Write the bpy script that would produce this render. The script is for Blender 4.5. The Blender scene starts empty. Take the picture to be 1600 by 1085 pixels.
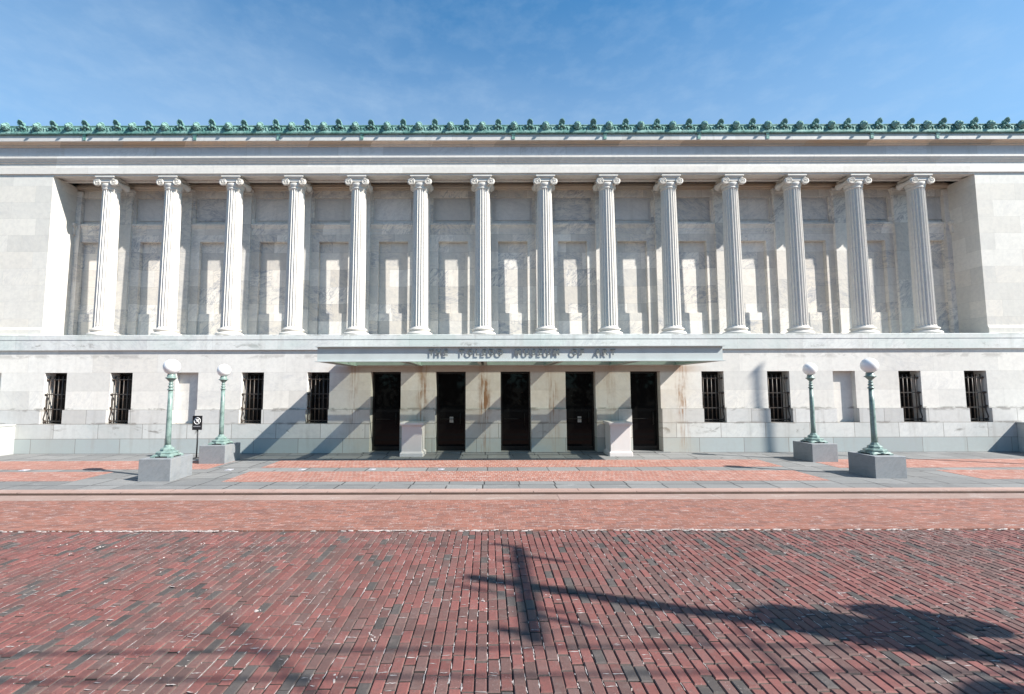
import bpy, math, random
from mathutils import Vector, Matrix, noise as mnoise
rnd = random.Random(11)
sc = bpy.context.scene
col = sc.collection
PI = math.pi
XC = 0.88          # axis of the facade
BAY = 2.127        # bay width
Y_BASE, Y_DADO, Y_WALL, Y_LEDGE = 15.60, 15.62, 15.71, 15.645
Y_PIER, Y_COL, Y_PIL, Y_BACK, Y_NICHE = 15.83, 16.15, 16.79, 16.892, 17.05
Z_LEDGE, Z_ARCH = 3.80, 9.235
X_END = 24.0       # half length of the building that is modelled
SUN = Vector((-1.05, 0.475, -1.0))

# ------------------------------------------------------------------ mesh helper
class MB:
    def __init__(s): s.v = []; s.f = []; s.sm = []; s.mi = []
    def add(s, vs, fs, smooth=False, mi=0):
        o = len(s.v); s.v += [tuple(p) for p in vs]
        for f in fs: s.f.append(tuple(i + o for i in f)); s.sm.append(smooth); s.mi.append(mi)
    def box(s, x0, x1, y0, y1, z0, z1, mi=0):
        s.add([(x0,y0,z0),(x1,y0,z0),(x1,y1,z0),(x0,y1,z0),(x0,y0,z1),(x1,y0,z1),(x1,y1,z1),(x0,y1,z1)],
              [(0,3,2,1),(4,5,6,7),(0,1,5,4),(1,2,6,5),(2,3,7,6),(3,0,4,7)], mi=mi)
    def bbox(s, x0, x1, y0, y1, z0, z1, b, mi=0):      # box with chamfered vertical and top edges
        def ring(d, z): return [(x0+d+b,y0+d,z),(x1-d-b,y0+d,z),(x1-d,y0+d+b,z),(x1-d,y1-d-b,z),(x1-d-b,y1-d,z),(x0+d+b,y1-d,z),(x0+d,y1-d-b,z),(x0+d,y0+d+b,z)]
        vs = ring(0,z0)+ring(0,z1-b)+ring(b,z1)
        fs = [tuple(range(7,-1,-1)), tuple(range(16,24))]
        for k in (0,8):
            for i in range(8): fs.append((k+i,k+(i+1)%8,k+8+(i+1)%8,k+8+i))
        s.add(vs, fs, mi=mi)
    def profx(s, prof, x0, x1, mi=0):                   # closed profile of (y,z) extruded along x
        n = len(prof); vs = [(x0,y,z) for y,z in prof]+[(x1,y,z) for y,z in prof]
        a = sum(prof[i][0]*prof[(i+1)%n][1]-prof[(i+1)%n][0]*prof[i][1] for i in range(n))
        fs = [(i,i+n,(i+1)%n+n,(i+1)%n) for i in range(n)]+[tuple(range(n)), tuple(range(2*n-1,n-1,-1))]
        if a < 0: fs = [tuple(reversed(f)) for f in fs]
        fs = [tuple(reversed(f)) for f in fs] if False else fs
        s.add(vs, fs, mi=mi)
    def prism(s, poly, axis, a0, a1, mi=0):             # polygon extruded; axis 'y': poly (x,z); 'z': poly (x,y)
        n = len(poly)
        f3 = (lambda p,a:(p[0],a,p[1])) if axis=='y' else (lambda p,a:(p[0],p[1],a))
        vs = [f3(p,a0) for p in poly]+[f3(p,a1) for p in poly]
        s.add(vs, [tuple(range(n)), tuple(range(2*n-1,n-1,-1))]+[(i,(i+1)%n,(i+1)%n+n,i+n) for i in range(n)], mi=mi)
    def lathe(s, prof, cx, cy, n=20, smooth=True, mi=0, cap=True):   # prof of (r,z)
        vs = []
        for r, z in prof:
            vs += [(cx+r*math.cos(2*PI*k/n), cy+r*math.sin(2*PI*k/n), z) for k in range(n)]
        m = len(prof); fs = []
        for j in range(m-1):
            for k in range(n): fs.append((j*n+k, j*n+(k+1)%n, (j+1)*n+(k+1)%n, (j+1)*n+k))
        s.add(vs, fs, smooth, mi)
        if cap:
            o = len(s.v)-len(vs)
            s.f.append(tuple(o+k for k in range(n-1,-1,-1))); s.sm.append(False); s.mi.append(mi)
            s.f.append(tuple(o+(m-1)*n+k for k in range(n))); s.sm.append(False); s.mi.append(mi)
    def tube(s, pts, r, n=6, mi=0, smooth=True):
        pts = [Vector(p) for p in pts]; rs = r if isinstance(r, (list,tuple)) else [r]*len(pts)
        vs = []
        for i, p in enumerate(pts):
            t = (pts[min(i+1,len(pts)-1)]-pts[max(i-1,0)]).normalized()
            a = t.cross(Vector((0,0,1)) if abs(t.z) < .9 else Vector((1,0,0))).normalized(); b = t.cross(a)
            vs += [p+rs[i]*(math.cos(2*PI*k/n)*a+math.sin(2*PI*k/n)*b) for k in range(n)]
        fs = [(i*n+k, i*n+(k+1)%n, (i+1)*n+(k+1)%n, (i+1)*n+k) for i in range(len(pts)-1) for k in range(n)]
        fs += [tuple(range(n-1,-1,-1)), tuple((len(pts)-1)*n+k for k in range(n))]
        s.add(vs, fs, smooth, mi)
    def ball(s, c, r, n=16, m=10, mi=0, sc_=(1,1,1)):
        prof = [(max(r*math.sin(PI*j/m),1e-4), -r*math.cos(PI*j/m)) for j in range(m+1)]
        o = len(s.v); s.lathe(prof, 0, 0, n, True, mi, False)
        for i in range(o, len(s.v)):
            x, y, z = s.v[i]; s.v[i] = (c[0]+x*sc_[0], c[1]+y*sc_[1], c[2]+z*sc_[2])
    def wall(s, xs, zs, holes, y, back):                # front sheet at y with rectangular holes and their reveals
        xs = sorted(set([round(a,4) for a in xs]+[round(h[i],4) for h in holes for i in (0,1)]))
        zs = sorted(set([round(a,4) for a in zs]+[round(h[i],4) for h in holes for i in (2,3)]))
        z_lo, z_hi = zs[0], zs[-1]
        for a, b in zip(xs, xs[1:]):
            for c, d in zip(zs, zs[1:]):
                mx, mz = (a+b)/2, (c+d)/2
                if any(h[0] < mx < h[1] and h[2] < mz < h[3] for h in holes): continue
                s.add([(a,y,c),(b,y,c),(b,y,d),(a,y,d)], [(0,1,2,3)])
        for h in holes:
            a, b, c, d = h[:4]; yb = h[4] if len(h) > 4 else back
            s.add([(a,y,c),(a,yb,c),(a,yb,d),(a,y,d)], [(0,1,2,3)])
            s.add([(b,y,c),(b,yb,c),(b,yb,d),(b,y,d)], [(3,2,1,0)])
            if c > z_lo+1e-3: s.add([(a,y,c),(b,y,c),(b,yb,c),(a,yb,c)], [(0,1,2,3)])
            if d < z_hi-1e-3: s.add([(a,y,d),(b,y,d),(b,yb,d),(a,yb,d)], [(3,2,1,0)])
    def obj(s, name, mats, parent=None, loc=None):
        me = bpy.data.meshes.new(name); me.from_pydata(s.v, [], s.f)
        for m in (mats if isinstance(mats, (list,tuple)) else [mats]): me.materials.append(m)
        me.polygons.foreach_set('use_smooth', s.sm); me.polygons.foreach_set('material_index', s.mi)
        me.update()
        o = bpy.data.objects.new(name, me); col.objects.link(o)
        if loc: o.location = loc
        if parent: o.parent = parent
        return o

def tag(o, label=None, cat=None, group=None, kind=None):
    for k, v in (('label',label),('category',cat),('group',group),('kind',kind)):
        if v: o[k] = v
    return o
def thing(name, loc, label, cat, group=None, rz=0):
    o = bpy.data.objects.new(name, None); col.objects.link(o); o.location = loc; o.rotation_euler = (0,0,rz)
    o.empty_display_size = .2
    return tag(o, label, cat, group)
def copy_tree(o, parent=None):
    c = o.copy(); col.objects.link(c)
    if parent: c.parent = parent
    for ch in [q for q in col.objects if q.parent == o]: copy_tree(ch, c)
    return c
def keep(o, root):                                      # mesh built in world coordinates, parented to a moved root
    o.parent = root; o.matrix_parent_inverse = Matrix.Translation(root.location).inverted(); return o

# ------------------------------------------------------------------ materials
class NT:
    def __init__(s, name):
        s.m = bpy.data.materials.new(name); s.m.use_nodes = True; s.t = s.m.node_tree; s.t.nodes.clear()
        s.out = s.n('ShaderNodeOutputMaterial'); s.b = s.n('ShaderNodeBsdfPrincipled')
        s.l(s.b.outputs[0], s.out.inputs[0])
    def n(s, t, **k):
        q = s.t.nodes.new(t)
        for a, b in k.items(): setattr(q, a, b)
        return q
    def l(s, a, b): s.t.links.new(a, b)
    def put(s, v, sock):
        if hasattr(v, 'is_linked') or hasattr(v, 'links'): s.l(v, sock)
        elif isinstance(v, (tuple,list)): sock.default_value = tuple(v)+((1,) if len(v) == 3 and len(sock.default_value) == 4 else ())
        else: sock.default_value = v
    def math(s, op, a, b=0.0, c=None, clamp=False):
        q = s.n('ShaderNodeMath', operation=op, use_clamp=clamp); s.put(a,q.inputs[0]); s.put(b,q.inputs[1])
        if c is not None: s.put(c,q.inputs[2])
        return q.outputs[0]
    def mix(s, f, a, b, mode='MIX'):
        q = s.n('ShaderNodeMix', data_type='RGBA', blend_type=mode); s.put(f,q.inputs[0]); s.put(a,q.inputs[6]); s.put(b,q.inputs[7]); return q.outputs[2]
    def coords(s):
        tc = s.n('ShaderNodeTexCoord'); return tc.outputs['Object']
    def sep(s, v):
        q = s.n('ShaderNodeSeparateXYZ'); s.l(v,q.inputs[0]); return q.outputs
    def comb(s, x, y, z=0.0):
        q = s.n('ShaderNodeCombineXYZ'); s.put(x,q.inputs[0]); s.put(y,q.inputs[1]); s.put(z,q.inputs[2]); return q.outputs[0]
    def vmath(s, op, a, b):
        q = s.n('ShaderNodeVectorMath', operation=op); s.put(a,q.inputs[0]); s.put(b,q.inputs[1]); return q.outputs[0]
    def noise(s, v, scale, detail=4, rough=.55, dist=0):
        q = s.n('ShaderNodeTexNoise'); s.l(v,q.inputs['Vector']); q.inputs['Scale'].default_value = scale
        q.inputs['Detail'].default_value = detail; q.inputs['Roughness'].default_value = rough; q.inputs['Distortion'].default_value = dist
        return q.outputs[0]
    def smooth(s, v, a, b, lo=0.0, hi=1.0):
        q = s.n('ShaderNodeMapRange', interpolation_type='SMOOTHSTEP'); s.put(v,q.inputs[0])
        q.inputs[1].default_value = a; q.inputs[2].default_value = b; q.inputs[3].default_value = lo; q.inputs[4].default_value = hi
        return q.outputs[0]
    def bump(s, h, strength=.3, dist=.01):
        q = s.n('ShaderNodeBump'); q.inputs['Strength'].default_value = strength; q.inputs['Distance'].default_value = dist
        s.l(h,q.inputs['Height']); s.l(q.outputs[0], s.b.inputs['Normal'])
    def set(s, **k):
        for a, v in k.items(): s.put(v, s.b.inputs[a.replace('_',' ')])
        return s.m
    def cells(s, u, v, w, h, stag=.5, jit=.12):         # blocks laid in courses: per block random colour, joint mask, block id
        vr = s.math('DIVIDE', v, h); row = s.math('FLOOR', vr)
        wn0 = s.n('ShaderNodeTexWhiteNoise', noise_dimensions='1D'); s.l(row, wn0.inputs['W'])
        sh = s.math('ADD', s.math('MULTIPLY', row, stag), s.math('MULTIPLY', wn0.outputs[0], jit))
        ur = s.math('ADD', s.math('DIVIDE', u, w), sh); cl = s.math('FLOOR', ur)
        wn = s.n('ShaderNodeTexWhiteNoise', noise_dimensions='2D'); s.l(s.comb(cl,row), wn.inputs['Vector'])
        fu = s.math('MULTIPLY', s.math('SUBTRACT', .5, s.math('ABSOLUTE', s.math('SUBTRACT', s.math('FRACT', ur), .5))), w)
        fv = s.math('MULTIPLY', s.math('SUBTRACT', .5, s.math('ABSOLUTE', s.math('SUBTRACT', s.math('FRACT', vr), .5))), h)
        return wn.outputs['Value'], wn.outputs['Color'], fu, fv

def stone(name, base, w, h, z0=0, x0=0, vein=.4, vcol=(.36,.37,.40), var=.12, warm=(.60,.52,.42), warmth=.25, joint=.45, rough=.62,
          rust=False, green=0.0, jw=.006, dirt=.25, objrand=False, row2=None, smudge=(), gcol=(.37,.43,.42), vscale=1.0):
    t = NT(name); P = t.coords(); x, y, z = t.sep(P)
    u = t.math('ADD', t.math('ADD', x, y), 300.0-x0)
    v = t.math('ADD', t.math('SUBTRACT', z, z0), h*40)
    val, rcol, fu, fv = t.cells(u, v, w, h)
    off = t.vmath('MULTIPLY', rcol, (37.0, 23.0, 51.0))
    if objrand:
        oi = t.n('ShaderNodeObjectInfo'); off = t.vmath('ADD', off, t.comb(t.math('MULTIPLY', oi.outputs['Random'], 91.0), 0.0, 0.0))
    Q = t.vmath('ADD', P, off)
    # each block is cut with its bedding at another angle
    rot = t.n('ShaderNodeVectorRotate', rotation_type='AXIS_ANGLE'); rot.inputs['Axis'].default_value = (0,1,0)
    t.l(Q, rot.inputs['Vector']); t.put(t.math('MULTIPLY', t.math('SUBTRACT', val, .5), 2.2), rot.inputs['Angle'])
    Q2 = t.vmath('MULTIPLY', rot.outputs[0], (1.0*vscale, 1.0, 2.6*vscale))
    n1 = t.noise(Q2, 1.3, 5, .6, .9)
    line = t.smooth(t.math('ABSOLUTE', t.math('SUBTRACT', n1, .5)), .0, .045, 1.0, 0.0)
    cloud = t.noise(Q2, .9, 3, .5, .4)
    amt = t.smooth(t.math('FRACT', t.math('MULTIPLY', val, 7.31)), .25, 1.0, .25, 1.0)
    vm = t.math('MULTIPLY', t.math('MULTIPLY', t.math('ADD', t.math('MULTIPLY', line, .75), t.math('MULTIPLY', t.smooth(cloud,.46,.68), .55)), amt), vein, clamp=True)
    if row2: base = t.mix(t.math('GREATER_THAN', z, z0+h), base, row2)
    c = t.mix(t.math('MULTIPLY', t.math('FRACT', t.math('MULTIPLY', val, 3.7)), warmth), base, warm)
    c = t.mix(1.0, c, t.comb(*[t.smooth(val,0,1,1-var,1+var)]*3), 'MULTIPLY')
    c = t.mix(vm, c, vcol)
    # weathering: soft patches and drips
    drip = t.noise(t.vmath('MULTIPLY', P, (3.2,3.2,.35)), 1.0, 4, .6)
    dm = t.math('MULTIPLY', t.smooth(drip, .52, .74), dirt)
    c = t.mix(dm, c, (.30,.28,.25))
    for zc, hw, amt_, thr in smudge:                    # soot and lichen marks that gather along the ledges
        sn = t.noise(t.vmath('MULTIPLY', P, (1.5,1.5,3.2)), 1.0, 5, .68, .6)
        sk = t.math('MULTIPLY', t.smooth(t.math('ABSOLUTE', t.math('SUBTRACT', z, zc)), 0, hw, 1, 0), t.smooth(sn, thr, thr+.10))
        c = t.mix(t.math('MULTIPLY', sk, amt_), c, (.16,.145,.125))
    fine = t.noise(P, 9.0, 4, .6); c = t.mix(t.smooth(fine,.35,.7,0,.16), c, (.34,.33,.32))
    if green:
        g = t.noise(t.vmath('MULTIPLY', P, (.55,.55,.5)), 1.0, 4, .65, .3)
        c = t.mix(t.math('MULTIPLY', t.smooth(g,.40,.68), green), c, gcol)
    if rust:                                            # rust runs below the canopy fixings, one per pier
        xr = t.math('ADD', t.math('DIVIDE', t.math('SUBTRACT', x, XC), 2.1), 100.5)
        d = t.math('MULTIPLY', t.math('ABSOLUTE', t.math('SUBTRACT', t.math('FRACT', t.math('ADD', xr, .5)), .5)), 2.1)
        wob = t.math('MULTIPLY', t.math('SUBTRACT', t.noise(t.vmath('MULTIPLY', P, (.6,.6,2.2)), 1.6, 3), .5), .30)
        streak = t.noise(t.vmath('MULTIPLY', P, (22.0,22.0,1.1)), 1.0, 3, .6)
        per = t.n('ShaderNodeTexWhiteNoise', noise_dimensions='1D'); t.l(t.math('FLOOR', t.math('ADD', xr, .5)), per.inputs['W'])
        pshift = t.math('MULTIPLY', t.math('SUBTRACT', per.outputs[0], .5), .35)
        sd = t.math('MULTIPLY', t.math('SUBTRACT', t.math('FRACT', t.math('ADD', xr, .5)), .5), 2.1)
        d2 = t.math('ABSOLUTE', t.math('ADD', t.math('ADD', sd, pshift), wob))
        blot = t.noise(t.vmath('MULTIPLY', P, (2.6,2.6,1.5)), 1.0, 4, .65)
        mk = t.math('MULTIPLY', t.math('MULTIPLY', t.smooth(d2,.02,.26,1,0), t.smooth(streak,.40,.58)), t.smooth(blot,.36,.60,.15,1.25))
        mk = t.math('MULTIPLY', mk, t.smooth(t.math('ABSOLUTE', t.math('SUBTRACT', x, XC)), 5.4, 5.9, 1, 0))
        mk = t.math('MULTIPLY', mk, t.smooth(t.math('FRACT', t.math('MULTIPLY', per.outputs[0], 5.3)), .0, .9, .25, 1.1))
        mk = t.math('MULTIPLY', mk, t.smooth(z, .1, 2.0, .45, 1.15))
        c = t.mix(t.math('MULTIPLY', mk, .95), c, (.26,.125,.055))
        near = t.smooth(t.math('ABSOLUTE', t.math('SUBTRACT', x, XC)), 5.2, 6.4, 1, 0)
        c = t.mix(t.math('MULTIPLY', t.math('MULTIPLY', near, t.smooth(t.noise(P,1.3,4,.6),.35,.62,.15,1.0)), .34), c, (.50,.43,.33))
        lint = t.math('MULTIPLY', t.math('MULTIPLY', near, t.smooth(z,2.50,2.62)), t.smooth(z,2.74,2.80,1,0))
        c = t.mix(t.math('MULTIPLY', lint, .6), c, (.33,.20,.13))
    jm = t.math('MAXIMUM', t.smooth(fu, jw*.4, jw, 1, 0), t.smooth(fv, jw*.4, jw, 1, 0))
    c = t.mix(t.math('MULTIPLY', jm, joint), c, (.20,.18,.16))
    hgt = t.math('SUBTRACT', t.math('ADD', t.math('MULTIPLY', fine, .25), t.math('MULTIPLY', n1, .1)), jm)
    t.bump(hgt, .35, .006)
    t.l(c, t.b.inputs['Base Color'])
    return t.set(Roughness=rough, Specular_IOR_Level=.3)

WHITE = (.66,.645,.615)
M = {}
M['base'] = stone('stone_base_course', (.37,.41,.41), 1.42, .4675, 0, vein=.22, var=.10, warmth=.12, green=.30, dirt=.42, rust=True, joint=.9, jw=.011, smudge=((.74,.20,.85,.585),(.93,.05,.6,.50)), row2=(.57,.57,.55))
M['dado'] = stone('stone_dado_course', (.55,.545,.53), 1.42, .45, .935, .3, vein=.28, warmth=.2, dirt=.38, smudge=((1.36,.07,.6,.50),(.95,.05,.6,.48)), rust=True, joint=.85, jw=.010)
M['wall'] = stone('stone_lower_wall', (.69,.67,.628), 2.1, .597, 1.385, .6, vein=.26, var=.085, warmth=.18, dirt=.12, smudge=((1.40,.06,.7,.50),(3.10,.12,.35,.48)), rust=True, joint=.22)
M['ledge'] = stone('stone_ledge', (.67,.68,.66), 2.13, 5.0, -.6, vein=.35, var=.06, warmth=.1, dirt=.28, smudge=((3.45,.14,.55,.55),(3.79,.05,.5,.5)), green=.42, joint=.3, gcol=(.42,.51,.475))
M['cheek'] = stone('stone_cheek_wall', (.47,.475,.46), 1.6, .465, 0, vein=.25, var=.08, warmth=.15, dirt=.35, joint=.6, green=.2)
M['pier'] = stone('stone_pier', (.685,.66,.605), 1.65, .565, 3.80, .4, vein=.24, var=.07, warmth=.30, dirt=.08, joint=.20)
M['back'] = stone('marble_back_wall', (.77,.735,.675), 1.05, .62, 3.80, .2, vein=.95, var=.13, warmth=.42, dirt=.22, joint=.4, vscale=1.9)
M['panel'] = stone('marble_panels', (.69,.67,.64), 2.127, 1.1, 7.8, XC+1.06+300, vein=.95, var=.14, warmth=.4, dirt=.22, joint=.2, vscale=1.7)
M['pil'] = stone('marble_pilaster', (.74,.715,.67), 4.0, 1.02, 3.80, vein=.75, var=.10, warmth=.35, dirt=.2, joint=.4, vscale=1.6)
M['arch'] = stone('stone_architrave', (.72,.69,.64), 2.127, 9.0, .5, 1.0635-XC+300.0, vein=.20, var=.05, warmth=.2, dirt=.10, joint=.25)
M['frieze'] = stone('stone_frieze', (.50,.51,.54), 1.55, 9.0, .5, vein=.55, var=.10, warmth=.1, dirt=.25, joint=.4, vscale=1.4)
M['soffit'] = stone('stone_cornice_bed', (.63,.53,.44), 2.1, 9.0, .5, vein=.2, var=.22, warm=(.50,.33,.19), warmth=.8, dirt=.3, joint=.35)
M['corona'] = stone('stone_corona', (.62,.60,.575), 1.9, 9.0, .5, vein=.3, var=.08, warmth=.2, dirt=.45, green=.35, joint=.4)
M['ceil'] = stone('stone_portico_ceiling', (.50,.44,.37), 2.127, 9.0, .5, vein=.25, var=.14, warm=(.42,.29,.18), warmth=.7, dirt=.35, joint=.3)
M['column'] = stone('marble_column', (.68,.648,.595), 9.0, 2.6, .35, vein=.22, var=.04, warmth=.2, dirt=.14, joint=.3, objrand=True)

def plain(name, c, rough=.5, metal=0.0, nz=.12, nscale=6.0, c2=None, spec=.5, bump=0.0):
    t = NT(name); P = t.coords(); n = t.noise(P, nscale, 5, .6)
    c2 = c2 or tuple(a*.6 for a in c)
    t.l(t.mix(t.smooth(n,.38,.72,0,nz*4 if nz < .25 else 1), c, c2), t.b.inputs['Base Color'])
    if bump: t.bump(n, bump, .01)
    return t.set(Roughness=rough, Metallic=metal, Specular_IOR_Level=spec)

def copper():
    t = NT('verdigris_copper'); P = t.coords()
    n = t.noise(P, 3.0, 6, .65); f = t.noise(P, 14.0, 4, .6)
    c = t.mix(t.smooth(n,.35,.68), (.11,.25,.22), (.26,.42,.38))
    c = t.mix(t.smooth(f,.46,.70,0,.8), c, (.018,.06,.052))
    t.l(c, t.b.inputs['Base Color']); t.bump(f,.4,.02)
    return t.set(Roughness=.7, Specular_IOR_Level=.3)
M['copper'] = copper()
M['roof'] = plain('weathered_roof', (.20,.31,.27), .7)
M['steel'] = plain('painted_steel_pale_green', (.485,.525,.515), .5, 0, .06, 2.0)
M['steel_dark'] = plain('painted_steel_shaded_copy', (.30,.38,.33), .5, 0, .1, 3.0)  # darker copy of the pale steel, underside shade put into the colour
M['letter'] = plain('brushed_grey_letters', (.13,.145,.145), .4, .1, .05)
M['iron'] = plain('black_wrought_iron', (.055,.052,.05), .45, .3, .15, 12.0, (.12,.07,.04))
M['frame'] = plain('dark_bronze_frame', (.012,.011,.010), .35, .2, .1)
M['lamp'] = plain('lamp_green_paint', (.215,.295,.268), .38, 0, .2, 9.0, (.075,.13,.118), .5)
M['black'] = plain('sign_black', (.012,.012,.014), .5)
M['white'] = plain('sign_white', (.75,.75,.75), .5, 0, .02)
M['grey'] = plain('sign_grey', (.30,.30,.32), .5, 0, .02)
M['paint'] = plain('off_white_painted_box', (.66,.61,.59), .5, 0, .05, 2.5, (.52,.47,.44))
M['granite'] = stone('grey_granite', (.215,.23,.245), 9, 9, -4, vein=.7, vscale=2.4, vcol=(.11,.118,.13), var=.05, warmth=.05, dirt=.35, joint=0)
M['wood'] = plain('weathered_pole_wood', (.20,.15,.11), .8, 0, .2, 4.0)
M['can'] = plain('grey_transformer_paint', (.38,.39,.40), .5, 0, .05)
M['cable'] = plain('black_cable', (.02,.02,.02), .6)
M['fitting'] = plain('pale_metal_plate', (.50,.50,.55), .35, .3, .02)
M['notice'] = plain('paper_notice', (.40,.40,.38), .6, 0, .02)

def glass_dark(name, tint=.012, rough=.03):
    t = NT(name); P = t.coords(); n = t.noise(P, 1.4, 2)
    t.bump(n, .02, .02)
    return t.set(Base_Color=(tint,tint,tint*1.05), Roughness=rough, Specular_IOR_Level=.11)
M['glass'] = glass_dark('dark_door_glass', .006)
M['pane'] = glass_dark('dark_window_glass', .012)

def globe():
    t = NT('opal_glass_globe'); P = t.coords(); n = t.noise(P, 3.0, 2)
    t.l(t.mix(t.smooth(n,.3,.7,0,.3), (.86,.85,.84), (.82,.81,.80)), t.b.inputs['Base Color'])
    return t.set(Roughness=.22, Specular_IOR_Level=.5, Subsurface_Weight=.25, Subsurface_Radius=(.2,.2,.2), Coat_Weight=.2)
M['globe'] = globe()

def canopy_glass():
    t = NT('canopy_glass'); P = t.coords(); n = t.noise(P, 1.5, 4)
    tr = t.n('ShaderNodeBsdfTransparent'); tl = t.n('ShaderNodeBsdfTranslucent'); mx = t.n('ShaderNodeMixShader')
    tr.inputs[0].default_value = (.76,.78,.74,1); t.put(t.mix(n,(.60,.68,.60),(.50,.60,.50)), tl.inputs[0])
    mx.inputs[0].default_value = .16; t.l(tr.outputs[0], mx.inputs[1]); t.l(tl.outputs[0], mx.inputs[2])
    m2 = t.n('ShaderNodeMixShader'); m2.inputs[0].default_value = .06
    g = t.n('ShaderNodeBsdfGlossy'); g.inputs['Roughness'].default_value = .1
    t.l(mx.outputs[0], m2.inputs[1]); t.l(g.outputs[0], m2.inputs[2]); t.l(m2.outputs[0], t.out.inputs[0])
    return t.m
M['canopy_glass'] = canopy_glass()

def paving(name, w, h, c1, c2, mortar, swap=False, jw=.008, joint=.8, salt=.3, dark=None, darkp=.0, stag=.5, saltcol=(.60,.57,.55), salts=1.0, bumpd=.01, grime=.3):
    t = NT(name); P = t.coords(); x, y, z = t.sep(P)
    wob = t.noise(P, 1.1, 3)
    yy = t.math('ADD', y, t.math('MULTIPLY', wob, .03)); xx = t.math('ADD', x, t.math('MULTIPLY', wob, .03))
    u, v = (yy, xx) if swap else (xx, yy)
    val, rcol, fu, fv = t.cells(t.math('ADD', u, 200.0*w), t.math('ADD', v, 200.0*h), w, h, stag, .2)
    big = t.noise(P, .55, 4, .6)
    c = t.mix(val, c1, c2)
    if dark:
        hv = t.math('FRACT', t.math('MULTIPLY', val, 9.7))
        c = t.mix(t.math('MULTIPLY', t.math('LESS_THAN', hv, darkp), .8), c, dark)
    c = t.mix(t.smooth(big,.38,.70,0,grime), c, tuple(a*.6 for a in c1))
    fine = t.noise(P, 26.0, 4, .65)
    c = t.mix(t.smooth(fine,.45,.75,0,.35), c, tuple(a*.5 for a in c2))
    s1 = t.noise(t.vmath('MULTIPLY', P, (.9*salts,2.4*salts,1)), 1.7, 6, .78, .4)
    s2 = t.noise(P, 60.0, 3, .7)
    sm = t.math('MULTIPLY', t.smooth(s1,.52,.66), t.smooth(s2,.42,.60))
    c = t.mix(t.math('MULTIPLY', sm, salt), c, saltcol)
    jm = t.math('MAXIMUM', t.smooth(fu, jw*.4, jw, 1, 0), t.smooth(fv, jw*.4, jw, 1, 0))
    jn = t.smooth(t.noise(P, 5.0 if w < .5 else 1.2, 3), .30, .55)
    c = t.mix(t.math('MULTIPLY', t.math('MULTIPLY', jm, jn), joint), c, mortar)
    t.bump(t.math('SUBTRACT', t.math('ADD', t.math('MULTIPLY', fine, .3), t.math('MULTIPLY', val, .35)), jm), .5, bumpd)
    t.l(c, t.b.inputs['Base Color'])
    return t.set(Roughness=.8, Specular_IOR_Level=.2)
M['slab'] = paving('grey_slab_paving', .77, .76, (.225,.225,.222), (.165,.167,.167), (.035,.035,.035), jw=.020, joint=1.0, salt=.25, stag=0.0, bumpd=.004)
M['redpav'] = paving('red_brick_paving', .105, .21, (.36,.17,.13), (.275,.125,.095), (.46,.40,.37), jw=.012, joint=.5, salt=.75, salts=1.6, bumpd=.006)
M['kerb'] = paving('pink_kerb_stone', 2.07, 5.0, (.40,.275,.235), (.36,.25,.215), (.10,.07,.06), jw=.014, joint=.8, salt=.25, bumpd=.003)
M['kerb_face'] = plain('dirty_kerb_face', (.10,.065,.05), .9, 0, .2, 5.0)
M['gutter'] = paving('pink_concrete_gutter', 3.1, 5.0, (.33,.235,.205), (.29,.21,.18), (.12,.08,.07), jw=.014, joint=.6, salt=.45, bumpd=.004, grime=.45)
M['shoulder'] = paving('orange_brick_shoulder', .205, .098, (.29,.125,.092), (.205,.096,.074), (.36,.28,.25), jw=.008, joint=.55, salt=.75, dark=(.17,.085,.072), darkp=.14, salts=3.2)
M['dirt'] = plain('joint_dirt', (.060,.050,.045), .95, 0, .2, 9.0, bump=.4)

def roadbrick():
    t = NT('road_paver_brick'); P = t.coords()
    at = t.n('ShaderNodeAttribute', attribute_name='tint')
    fine = t.noise(P, 45.0, 5, .7); mid = t.noise(P, 11.0, 4, .6)
    c = at.outputs['Color']
    c = t.mix(t.smooth(fine,.42,.74,0,.45), c, (.06,.045,.042))
    c = t.mix(t.smooth(mid,.50,.74,0,.40), c, (.15,.12,.11))
    sp = t.noise(P, 70.0, 3, .7); zone = t.noise(t.vmath('MULTIPLY', P, (1.0,1.4,1.0)), 1.8, 4, .65)
    c = t.mix(t.math('MULTIPLY', t.math('MULTIPLY', t.smooth(sp,.60,.70), t.smooth(zone,.48,.62)), .75), c, (.34,.29,.28))
    t.l(c, t.b.inputs['Base Color']); t.bump(t.math('ADD', fine, mid), .35, .006)
    return t.set(Roughness=.72, Specular_IOR_Level=.3)
M['road'] = roadbrick()
M['grit'] = plain('pale_grit', (.42,.37,.35), .9, 0, .1, 30.0)
M['soil'] = plain('open_ground', (.16,.15,.11), .95, 0, .2, .5)
M['bark'] = plain('bare_tree_bark', (.06,.05,.045), .9, 0, .2, 5.0)

# ------------------------------------------------------------------ setting: ground
def sheet(name, x0, x1, y0, y1, z, m, kind='structure', th=0):
    b = MB()
    if th: b.box(x0,x1,y0,y1,z-th,z)
    else: b.add([(x0,y0,z),(x1,y0,z),(x1,y1,z),(x0,y1,z)], [(0,1,2,3)])
    return tag(b.obj(name, m), kind=kind)
GZ = -.05
sheet('ground', -900, 900, -900, 900, -.20, M['soil'])
b = MB(); b.box(-40,42,10.20,15.9,-.15,0); tag(b.obj('pavement', M['slab']), kind='structure')
b = MB()
def red(x0, x1, y0, y1): b.box(x0,x1,y0,y1,-.02,.004)
red(-5.95, 7.70, 12.86, 14.08); red(-5.95, 7.60, 10.98, 12.28)
red(-30, -7.25, 12.66, 14.08); red(-30, -9.35, 11.10, 12.30)
red(9.02, 32, 12.66, 14.08); red(11.15, 32, 11.10, 12.30)
tag(b.obj('brick_paving', M['redpav']), kind='structure')
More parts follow.
